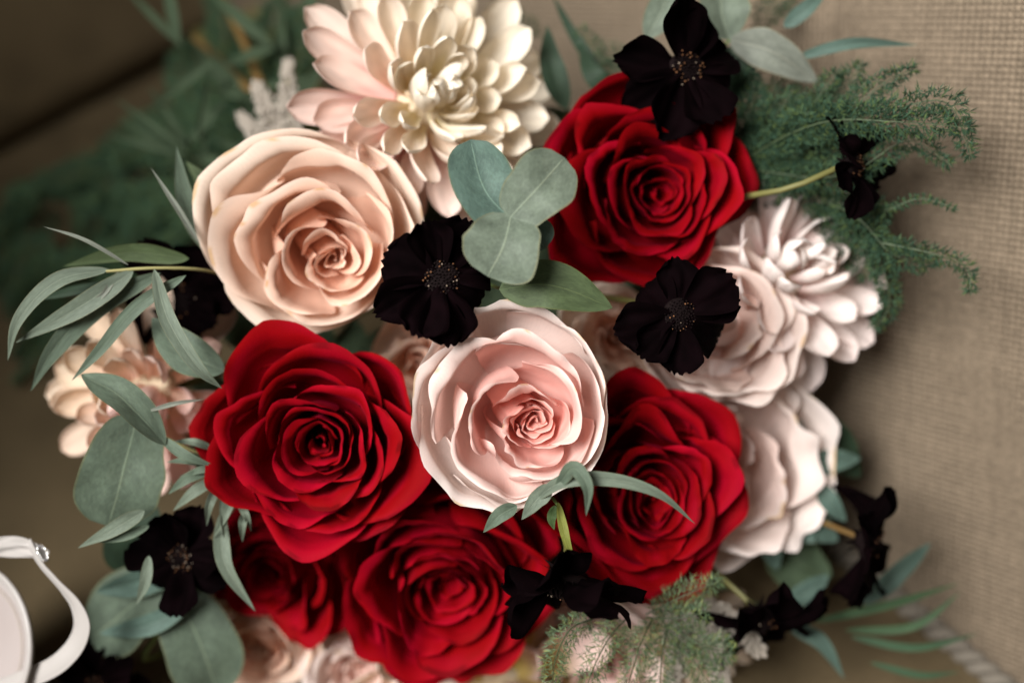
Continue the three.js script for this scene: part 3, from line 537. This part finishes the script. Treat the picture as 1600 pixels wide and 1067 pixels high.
sprig('leaf_sprig', 'long thin green blades reaching towards the cord of the arm', 'leaf', [[700, 420, 0.80], [1100, 900, 0.73], [1260, 970, 0.69]], [
  [[[1270, 972, 0.685], [1390, 945, 0.672], [1500, 911, 0.675]], 15, M.leaf(0.06, 0.12, 0.05), { fold: 0.3 }],
  [[[1320, 985, 0.685], [1430, 978, 0.675], [1502, 925, 0.675]], 14, M.leaf(0.07, 0.13, 0.06), { fold: 0.3 }],
  [[[1330, 995, 0.685], [1430, 1012, 0.675], [1530, 990, 0.675]], 14, M.leaf(0.06, 0.12, 0.06), { fold: 0.3 }],
  [[[1360, 1035, 0.68], [1440, 1055, 0.675], [1500, 1050, 0.675]], 12, M.leaf(0.06, 0.12, 0.06), { fold: 0.3 }],
  [[[1230, 975, 0.675], [1280, 1000, 0.67], [1320, 1060, 0.675]], 28, EUCB, { fold: 0.3 }],
  [[[1350, 945, 0.685], [1400, 900, 0.68], [1455, 848, 0.685]], 30, EUCB, { shape: 'oval', fold: 0.3 }],
], M.stemDark);
{ // collar leaves low between flower heads, added to darken the gaps, hiding the stems
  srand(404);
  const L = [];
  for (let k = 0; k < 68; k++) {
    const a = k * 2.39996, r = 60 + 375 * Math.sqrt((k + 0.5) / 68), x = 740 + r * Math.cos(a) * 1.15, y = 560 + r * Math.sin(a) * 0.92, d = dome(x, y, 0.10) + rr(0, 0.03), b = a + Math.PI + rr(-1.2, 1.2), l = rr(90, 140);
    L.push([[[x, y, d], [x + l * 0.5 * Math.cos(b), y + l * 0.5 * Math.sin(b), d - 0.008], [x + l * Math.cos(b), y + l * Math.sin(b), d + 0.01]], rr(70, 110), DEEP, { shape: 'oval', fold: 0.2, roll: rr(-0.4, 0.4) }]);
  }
  sprig('filler_leaves', 'filler leaves added between the stems to darken the gaps under the flower heads', 'leaves', [[700, 420, 0.84], [720, 480, 0.76], [740, 560, 0.68]], L, M.stemDark, 0.002);
}

{ // foliage added behind the plume and dahlia to darken that corner
  srand(505);
  const L = [];
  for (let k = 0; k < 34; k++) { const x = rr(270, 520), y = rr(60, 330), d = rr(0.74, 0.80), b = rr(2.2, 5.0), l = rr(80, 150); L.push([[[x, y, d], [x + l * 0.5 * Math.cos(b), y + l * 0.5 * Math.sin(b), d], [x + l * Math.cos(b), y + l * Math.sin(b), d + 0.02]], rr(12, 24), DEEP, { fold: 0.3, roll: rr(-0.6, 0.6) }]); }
  sprig('leaf_sprig', 'leaves added to darken the area behind the woolly plume, against the back cushion', 'leaf', [[700, 420, 0.80], [520, 300, 0.78], [400, 200, 0.78]], L, M.stemDark, 0.002);
}
for (const [a, b, m, l] of [[[430, 170, 0.76], [335, -30, 0.82], M.stemBrown, 'thick brown bare stem crossing the dark leaves by the back cushion'], [[400, 150, 0.77], [305, 60, 0.83], M.stemBrown, 'short reddish brown stem end poking out of the dark leaves by the back cushion']]) {
  const t = thing('bare_stem', l, 'stem'); t.position.copy(at(...a)); const e = at(...b).sub(t.position), i = TIE.clone().sub(t.position);
  part(t, 'stalk', tube([i, V(0, 0, 0).lerp(i, 0.3), V(0, 0, 0), e.clone().multiplyScalar(0.5), e], 0.0028, 0.0026, 24, 9), m);
}
// ------------------------------------------------------------ feathery asparagus fern
function needleGeo(list) {                                            // list of [base, tip, radius]
  const p = [], n = [], col = [], a = V(0, 0, 0), b = V(0, 0, 0);
  for (const [s, e, r] of list) {
    const d = e.clone().sub(s).normalize(); a.set(0.3, 1, 0.2).cross(d).normalize(); b.copy(d).cross(a); const yl = rnd() ** 4, tn = rr(0.65, 1.35), cc = [tn * (1 + 1.6 * yl), tn * (1 + 0.7 * yl), tn * (1 - 0.2 * yl)];
    for (let k = 0; k < 3; k++) {
      const t0 = k * 2.0944, t1 = t0 + 2.0944, m = s.clone().lerp(e, 0.35);
      const q0 = m.clone().addScaledVector(a, r * Math.cos(t0)).addScaledVector(b, r * Math.sin(t0)), q1 = m.clone().addScaledVector(a, r * Math.cos(t1)).addScaledVector(b, r * Math.sin(t1));
      for (const tri of [[s, q1, q0], [q0, q1, e]]) { const nn = tri[1].clone().sub(tri[0]).cross(tri[2].clone().sub(tri[0])).normalize(); for (const q of tri) { p.push(q.x, q.y, q.z); n.push(nn.x, nn.y, nn.z); col.push(...cc); } }
    }
  }
  const g = new THREE.BufferGeometry(); g.setAttribute('position', new THREE.Float32BufferAttribute(p, 3)); g.setAttribute('normal', new THREE.Float32BufferAttribute(n, 3)); g.setAttribute('color', new THREE.Float32BufferAttribute(col, 3)); g.setAttribute('uv', new THREE.Float32BufferAttribute(new Float32Array(p.length / 3 * 2), 2)); return g;
}
function fern(seedN, label, root, fronds, mat, o = {}) {
  srand(seedN);
  const t = thing('asparagus_fern', label, 'fern', 'feathery asparagus ferns'); t.position.copy(at(...root)); t.updateMatrixWorld(true);
  const off = t.position;
  for (const [pts, wpx, ln = 1] of fronds) {
    const P = pts.map((p) => at(...p).sub(off)), c = new THREE.CatmullRomCurve3(P), len = c.getLength(), W = mm(wpx, pts[0][2]) / 2, list = [];
    const f = part(t, 'frond', tube(P, 0.0005, 0.0002, 18, 5), o.stem ?? M.stemDark);
    const nt = Math.round(len / 0.0030);
    for (let k = 1; k < nt; k++) {
      const v = k / nt, q = c.getPointAt(v), tan = c.getTangentAt(v);
      const view = q.clone().add(off).sub(EYE).normalize(), side = tan.clone().cross(view).normalize(), env = Math.sin(Math.PI * clamp(v * 0.85 + 0.15, 0, 1)) ** 0.7 * rr(0.6, 1.05);
      for (const s of [-1, 1]) {
        const dir = tan.clone().multiplyScalar(0.75).addScaledVector(side, s).addScaledVector(view, rr(-0.5, 0.5)).normalize(), L = W * env * 1.15, m = Math.max(3, Math.round(L / 0.0013));
        list.push([q.clone(), q.clone().addScaledVector(dir, L), 0.00018]);
        for (let j = 1; j <= m; j++) for (let i = 0; i < 4; i++) {
          const b = q.clone().addScaledVector(dir, L * j / m), nd = dir.clone().multiplyScalar(0.8).add(V(rr(-1, 1), rr(-1, 1), rr(-1, 1))).normalize();
          list.push([b, b.clone().addScaledVector(nd, rr(0.0025, 0.0055) * ln), 0.00022 * (o.fat ?? 1)]);
        }
      }
    }
    part(f, 'needles', needleGeo(list), mat).userData.kind = 'stuff';
  }
}
fern(51, 'dark green feathery fern spreading over the woven arm beside the red rose', [1120, 300, 0.66], [
  [[[1120, 300, 0.655], [1180, 240, 0.63], [1290, 190, 0.60], [1400, 190, 0.585], [1525, 200, 0.58]], 70],
  [[[1120, 290, 0.655], [1160, 200, 0.635], [1190, 130, 0.63]], 70],
  [[[1130, 290, 0.655], [1200, 200, 0.63], [1240, 140, 0.62]], 70],
  [[[1130, 290, 0.655], [1240, 200, 0.625], [1310, 110, 0.61]], 60],
  [[[1150, 290, 0.65], [1280, 220, 0.615], [1380, 130, 0.60], [1435, 105, 0.60]], 56],
  [[[1150, 290, 0.65], [1250, 240, 0.625], [1350, 240, 0.61]], 80],
  [[[1290, 200, 0.61], [1400, 170, 0.59], [1480, 160, 0.585], [1520, 250, 0.585]], 50],
  [[[1200, 280, 0.64], [1330, 270, 0.61], [1420, 220, 0.60], [1490, 260, 0.595]], 50],
  [[[1250, 300, 0.64], [1340, 340, 0.62], [1400, 400, 0.61], [1470, 410, 0.61]], 60],
  [[[1280, 320, 0.64], [1370, 400, 0.62], [1390, 480, 0.625], [1365, 515, 0.63]], 46],
  [[[1300, 340, 0.635], [1380, 330, 0.615], [1440, 310, 0.605], [1500, 328, 0.60]], 14, 0.6],
  [[[1380, 380, 0.61], [1470, 400, 0.60], [1512, 420, 0.60], [1518, 462, 0.60]], 24],
  [[[1140, 260, 0.65], [1210, 270, 0.63], [1280, 280, 0.62]], 80],
  [[[1120, 240, 0.65], [1150, 170, 0.64], [1175, 110, 0.635]], 60],
  [[[1190, 230, 0.64], [1300, 160, 0.62], [1350, 95, 0.62]], 50],
  [[[1110, 330, 0.66], [1160, 260, 0.65], [1230, 200, 0.64]], 110],
  [[[1150, 330, 0.655], [1220, 270, 0.645], [1300, 250, 0.635]], 110],
  [[[1120, 250, 0.66], [1170, 180, 0.655], [1260, 150, 0.65]], 110],
  [[[1170, 260, 0.65], [1240, 215, 0.64], [1330, 160, 0.635]], 100],
  [[[1230, 300, 0.645], [1310, 320, 0.635], [1390, 350, 0.63]], 90],
  [[[1270, 320, 0.645], [1330, 370, 0.64], [1360, 440, 0.64]], 90],
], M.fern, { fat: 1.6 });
fern(52, 'grey green feathery fern fronds hanging in front of the cream dahlia', [1010, 960, 0.63], [
  [[[930, 965, 0.60], [890, 985, 0.585], [868, 1030, 0.582], [862, 1090, 0.585]], 44],
  [[[980, 965, 0.605], [950, 1000, 0.592], [925, 1050, 0.588], [912, 1095, 0.59]], 50],
  [[[1020, 965, 0.61], [1000, 1010, 0.597], [985, 1060, 0.595], [975, 1100, 0.60]], 46],
  [[[1045, 975, 0.61], [1035, 1020, 0.60], [1030, 1090, 0.60]], 44],
  [[[1010, 960, 0.61], [1070, 930, 0.605], [1130, 905, 0.605]], 44],
  [[[1050, 980, 0.61], [1100, 1010, 0.605], [1150, 1020, 0.605]], 60],
  [[[1050, 1000, 0.61], [1090, 1040, 0.605], [1120, 1090, 0.605]], 60],
  [[[1010, 965, 0.61], [1060, 965, 0.60], [1110, 955, 0.60]], 46],
], M.fernGrey);
fern(53, 'dark fern sprays trailing over the seat below the back cushion, some added to darken it', [330, 330, 0.80], [
  [[[360, 300, 0.80], [280, 240, 0.84], [180, 245, 0.88], [130, 300, 0.90], [120, 360, 0.90]], 60],
  [[[340, 320, 0.80], [240, 300, 0.84], [140, 330, 0.88], [110, 420, 0.88]], 50],
  [[[320, 340, 0.80], [220, 340, 0.85], [100, 300, 0.90], [20, 290, 0.93]], 46],
  [[[100, 330, 0.90], [60, 350, 0.90], [20, 340, 0.90], [-10, 390, 0.90]], 46],
  [[[350, 320, 0.78], [260, 330, 0.82], [170, 400, 0.84], [60, 420, 0.86], [10, 480, 0.87]], 50],
  [[[330, 330, 0.80], [200, 430, 0.82], [90, 520, 0.85], [20, 600, 0.86]], 40],
  [[[380, 260, 0.80], [330, 180, 0.84], [280, 120, 0.88], [300, 60, 0.90]], 80],
  [[[400, 240, 0.78], [380, 150, 0.80], [420, 60, 0.82], [440, -10, 0.84]], 90],
  [[[400, 240, 0.78], [330, 200, 0.82], [250, 210, 0.86], [200, 260, 0.88]], 80],
  [[[410, 220, 0.80], [350, 130, 0.84], [350, 40, 0.88], [330, -20, 0.90]], 80],
  [[[440, 160, 0.78], [470, 80, 0.78], [490, 0, 0.80]], 90],
  ...[[330, 300, 250, 300, 190, 350, 150, 450], [320, 330, 260, 380, 230, 420, 190, 400], [200, 260, 130, 270, 60, 300, 10, 350], [150, 290, 180, 340, 160, 400, 120, 450], [90, 380, 40, 400, 20, 460, 50, 520], [300, 360, 230, 400, 160, 420, 100, 400], [340, 250, 260, 200, 200, 210, 150, 250], [60, 300, 20, 330, 0, 400, -20, 450], [230, 360, 200, 300, 240, 260, 290, 250], [130, 400, 80, 450, 60, 520, 20, 560]].map((q) => [[[q[0], q[1], 0.86], [q[2], q[3], 0.88], [q[4], q[5], 0.89], [q[6], q[7], 0.88]], 60]),  // extra fronds added to darken this part of the seat
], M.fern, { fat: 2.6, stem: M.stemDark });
fern(54, 'dark fern wisps above the red rose, beside the dark blade leaves', [960, 140, 0.68], [
  [[[960, 150, 0.68], [930, 90, 0.67], [905, 40, 0.67]], 40],
  [[[1000, 130, 0.68], [960, 90, 0.67], [920, 95, 0.67]], 40],
  [[[1180, 60, 0.67], [1200, 20, 0.67], [1240, -20, 0.68]], 50],
  [[[850, 60, 0.70], [800, 30, 0.70], [760, 45, 0.70]], 30],
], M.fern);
// ------------------------------------------------------------ woolly plumes of tiny blossoms
function plume(seedN, label, root, spikes) {
  srand(seedN);
  const t = thing('astilbe_plume', label, 'flower', 'woolly blossom plumes'); t.position.copy(at(...root)); t.updateMatrixWorld(true);
  const off = t.position, ball = new THREE.IcosahedronGeometry(1, 0);
  for (const [pts, wpx, n] of spikes) {
    const P = pts.map((p) => at(...p).sub(off)), c = new THREE.CatmullRomCurve3(P), W = mm(wpx, pts[0][2]) / 2;
    const f = part(t, 'spike', tube(P, 0.001, 0.0005, 14, 5), M.stemPale), gs = [];
    for (let k = 0; k < n; k++) { const v = rnd(), q = c.getPoint(v), r = W * (1 - 0.7 * v) * Math.sqrt(rnd()), d = V(rr(-1, 1), rr(-1, 1), rr(-1, 1)).normalize(), s = rr(0.0006, 0.0014), g = ball.clone(); g.scale(s, s * rr(0.8, 1.6), s); g.translate(q.x + d.x * r, q.y + d.y * r, q.z + d.z * r); gs.push(g); }
    part(f, 'blossoms', mergeGeometries(gs), M.plume).userData.kind = 'stuff';
  }
}
plume(61, 'woolly pale plume between the cream dahlia and the dark fern', [430, 230, 0.70], [
  [[[440, 240, 0.69], [420, 180, 0.70], [400, 130, 0.71]], 60, 700], [[[460, 230, 0.69], [450, 160, 0.70], [450, 95, 0.71]], 60, 700], [[[430, 250, 0.69], [400, 210, 0.70], [375, 180, 0.71]], 50, 500]]);
plume(62, 'woolly white plume behind the fern fronds under the hanging black cosmos', [1080, 960, 0.66], [
  [[[1080, 950, 0.65], [1110, 1000, 0.635], [1130, 1070, 0.635]], 90, 1500], [[[1090, 960, 0.65], [1150, 980, 0.64], [1190, 1020, 0.64]], 70, 900], [[[1060, 960, 0.65], [1060, 1020, 0.63], [1050, 1090, 0.635]], 70, 1000]]);

// ------------------------------------------------------------ the white sandal
{
  const satin = new THREE.MeshPhysicalMaterial({ color: new THREE.Color(0.39, 0.36, 0.335), roughness: 0.42, sheen: 0.2, sheenColor: new THREE.Color(0.9, 0.88, 0.86), side: THREE.DoubleSide, bumpMap: clothMap, bumpScale: 0.00005 });
  const lining = new THREE.MeshPhysicalMaterial({ color: new THREE.Color(0.36, 0.325, 0.305), roughness: 0.55, side: THREE.DoubleSide });
  const metal = new THREE.MeshStandardMaterial({ color: new THREE.Color(0.8, 0.78, 0.74), metalness: 1, roughness: 0.22 });
  const t = thing('sandal', 'white satin sandal with a thin ankle strap and jewelled buckle on the seat', 'shoe');
  const d = 0.62; frameAt(t, at(-10, 990, d + 0.02), dirOf(0.15, 0.25), 0);
  const s = mm(1, d);                                                // one pixel there, in metres
  const inv = t.matrixWorld.clone().invert(), loc = (x, y, e) => at(x, y, d + e).applyMatrix4(inv);
  // heel cup: the back wall of the shoe, an upright curved band round the insole
  const cup = sheet(40, 8, (u, v) => { const a = lerp(-1.9, 1.9, u), x = -40 + 92 * Math.cos(a), y = 1010 - 128 * Math.sin(a) * (Math.abs(a) > 1.5 ? 1 : 1), p = loc(x - 6 * v, y, 0.03 - 0.04 * v * (0.55 + 0.45 * Math.cos(a))); return [p.x, p.y, p.z]; }, false);
  part(t, 'heel_cup', cup, satin);
  part(t, 'binding', tube([...Array(20)].map((_, k) => { const a = lerp(-1.9, 1.9, k / 19); return loc(-40 + 92 * Math.cos(a) - 6, 1010 - 128 * Math.sin(a), 0.03 - 0.04 * (0.55 + 0.45 * Math.cos(a))); }), 4.5 * s, 4.5 * s, 60, 8), satin);
  part(t, 'insole', sheet(20, 20, (u, v) => { const a = u * Math.PI * 2, r = v, p = loc(-40 + 92 * r * Math.cos(a), 1010 - 128 * r * Math.sin(a), 0.03 - 0.003 * r * r); return [p.x, p.y, p.z]; }, false), lining);
  const ell = (a, k, e) => loc(-40 + 92 * k * Math.cos(a), 1010 - 128 * k * Math.sin(a), 0.03 - 0.003 * k * k - e);
  part(t, 'sock_lining', sheet(40, 12, (u, v) => { const p = ell(u * Math.PI * 2, v * 0.86, 0.0009 - 0.0008 * v ** 12); return [p.x, p.y, p.z]; }, false), new THREE.MeshPhysicalMaterial({ color: new THREE.Color(0.35, 0.295, 0.275), roughness: 0.5, side: THREE.DoubleSide, bumpMap: clothMap, bumpScale: 0.0001 }));
  part(t, 'stitching', mergeGeometries([...Array(64)].map((_, k) => { const a = k / 64 * 6.283, g = new THREE.CapsuleGeometry(0.00035, 0.0016, 3, 6), p = ell(a, 0.80, 0.0012), q = ell(a + 0.03, 0.80, 0.0012), d = q.clone().sub(p).normalize(); g.applyQuaternion(new THREE.Quaternion().setFromUnitVectors(V(0, 1, 0), d)); g.translate(p.x, p.y, p.z); return g; })), new THREE.MeshStandardMaterial({ color: new THREE.Color(0.42, 0.36, 0.28), roughness: 0.8 })).userData.kind = 'stuff';
  // the heel, down to the seat
  const hb = at(-35, 1000, d + 0.035).applyMatrix4(inv), hg = onSeat(-75, 1040, 0.004).applyMatrix4(inv);
  part(t, 'heel', tube([hb, hb.clone().lerp(hg, 0.5), hg], 0.016, 0.006, 14, 14), satin);
  // ankle strap: a flat ribbon
  const ribbon = (pts, w, name, folds) => {
    const c = new THREE.CatmullRomCurve3(pts.map((p) => loc(...p))), n = 60, T = V(0, 0, 0), q = V(0, 0, 0);
    const pos = pts.map((p) => p[3] ?? 0), ws = pts.map((p) => p[4] ?? w), g = sheet(6, n, (u, v) => { c.getPoint(v, q); c.getTangent(v, T); const k = v * (pos.length - 1), i = Math.min(pos.length - 2, Math.floor(k)), tw = lerp(pos[i], pos[i + 1], k - i), hw = lerp(ws[i], ws[i + 1], k - i), sd = T.clone().cross(V(0, 0, 1)).normalize().applyAxisAngle(T, tw), no = sd.clone().cross(T), x = u * 2 - 1; const p = q.clone().addScaledVector(sd, x * hw * s).addScaledVector(no, 0.0008 * (1 - x * x) + (folds ?? 0) * Math.sin(x * 5 + v * 7) * 0.0016); return [p.x, p.y, p.z]; }, false);
    const hem = (sg) => { const A = g.attributes.position, q = []; for (let j = 0; j <= n; j += 3) q.push(V(0, 0, 0).fromBufferAttribute(A, j * 7 + (sg > 0 ? 6 : 0))); return tube(q, 1.3 * s, 1.3 * s, 60, 6); };
    const o = part(t, name, g, satin); part(o, 'hem', hem(1), satin); part(o, 'hem', hem(-1), satin); return o;
  };
  ribbon([[44, 846, -0.014, 0.9, 7], [62, 880, -0.018, 1.15, 9], [92, 914, -0.019, 1.15, 11], [117, 944, -0.018, 0.9, 13], [127, 974, -0.016, 0.5, 14], [118, 1006, -0.012, 0.2, 14], [88, 1038, -0.008, 0.0, 14], [36, 1062, 0.0, 0.0, 14], [-40, 1090, 0.01, 0.2, 13]], 13, 'strap');
  ribbon([[-30, 858, -0.002, 0.6, 16], [10, 854, -0.008, 0.6, 15], [44, 858, -0.013, 0.5, 13], [74, 868, -0.014, 0.4, 10]], 17, 'strap', 1);
  const bk = new THREE.TorusGeometry(10 * s, 2.2 * s, 8, 28); bk.scale(0.6, 1.25, 1); const bl = loc(66, 864, -0.018); bk.rotateZ(0.5); bk.translate(bl.x, bl.y, bl.z);
  const buckle = part(t, 'buckle', bk, metal, 'silver buckle set with clear stones');
  for (let k = 0; k < 10; k++) { const a = k / 10 * 6.283, g = new THREE.IcosahedronGeometry(2.0 * s, 0), x = 10 * s * 0.6 * Math.cos(a), y = 10 * s * 1.25 * Math.sin(a); g.translate(bl.x + x * Math.cos(0.5) - y * Math.sin(0.5), bl.y + x * Math.sin(0.5) + y * Math.cos(0.5), bl.z + 3 * s); part(buckle, 'stone', g, new THREE.MeshStandardMaterial({ color: new THREE.Color(0.9, 0.9, 0.92), metalness: 0.9, roughness: 0.08 })); }
}

renderer.render(scene, camera);
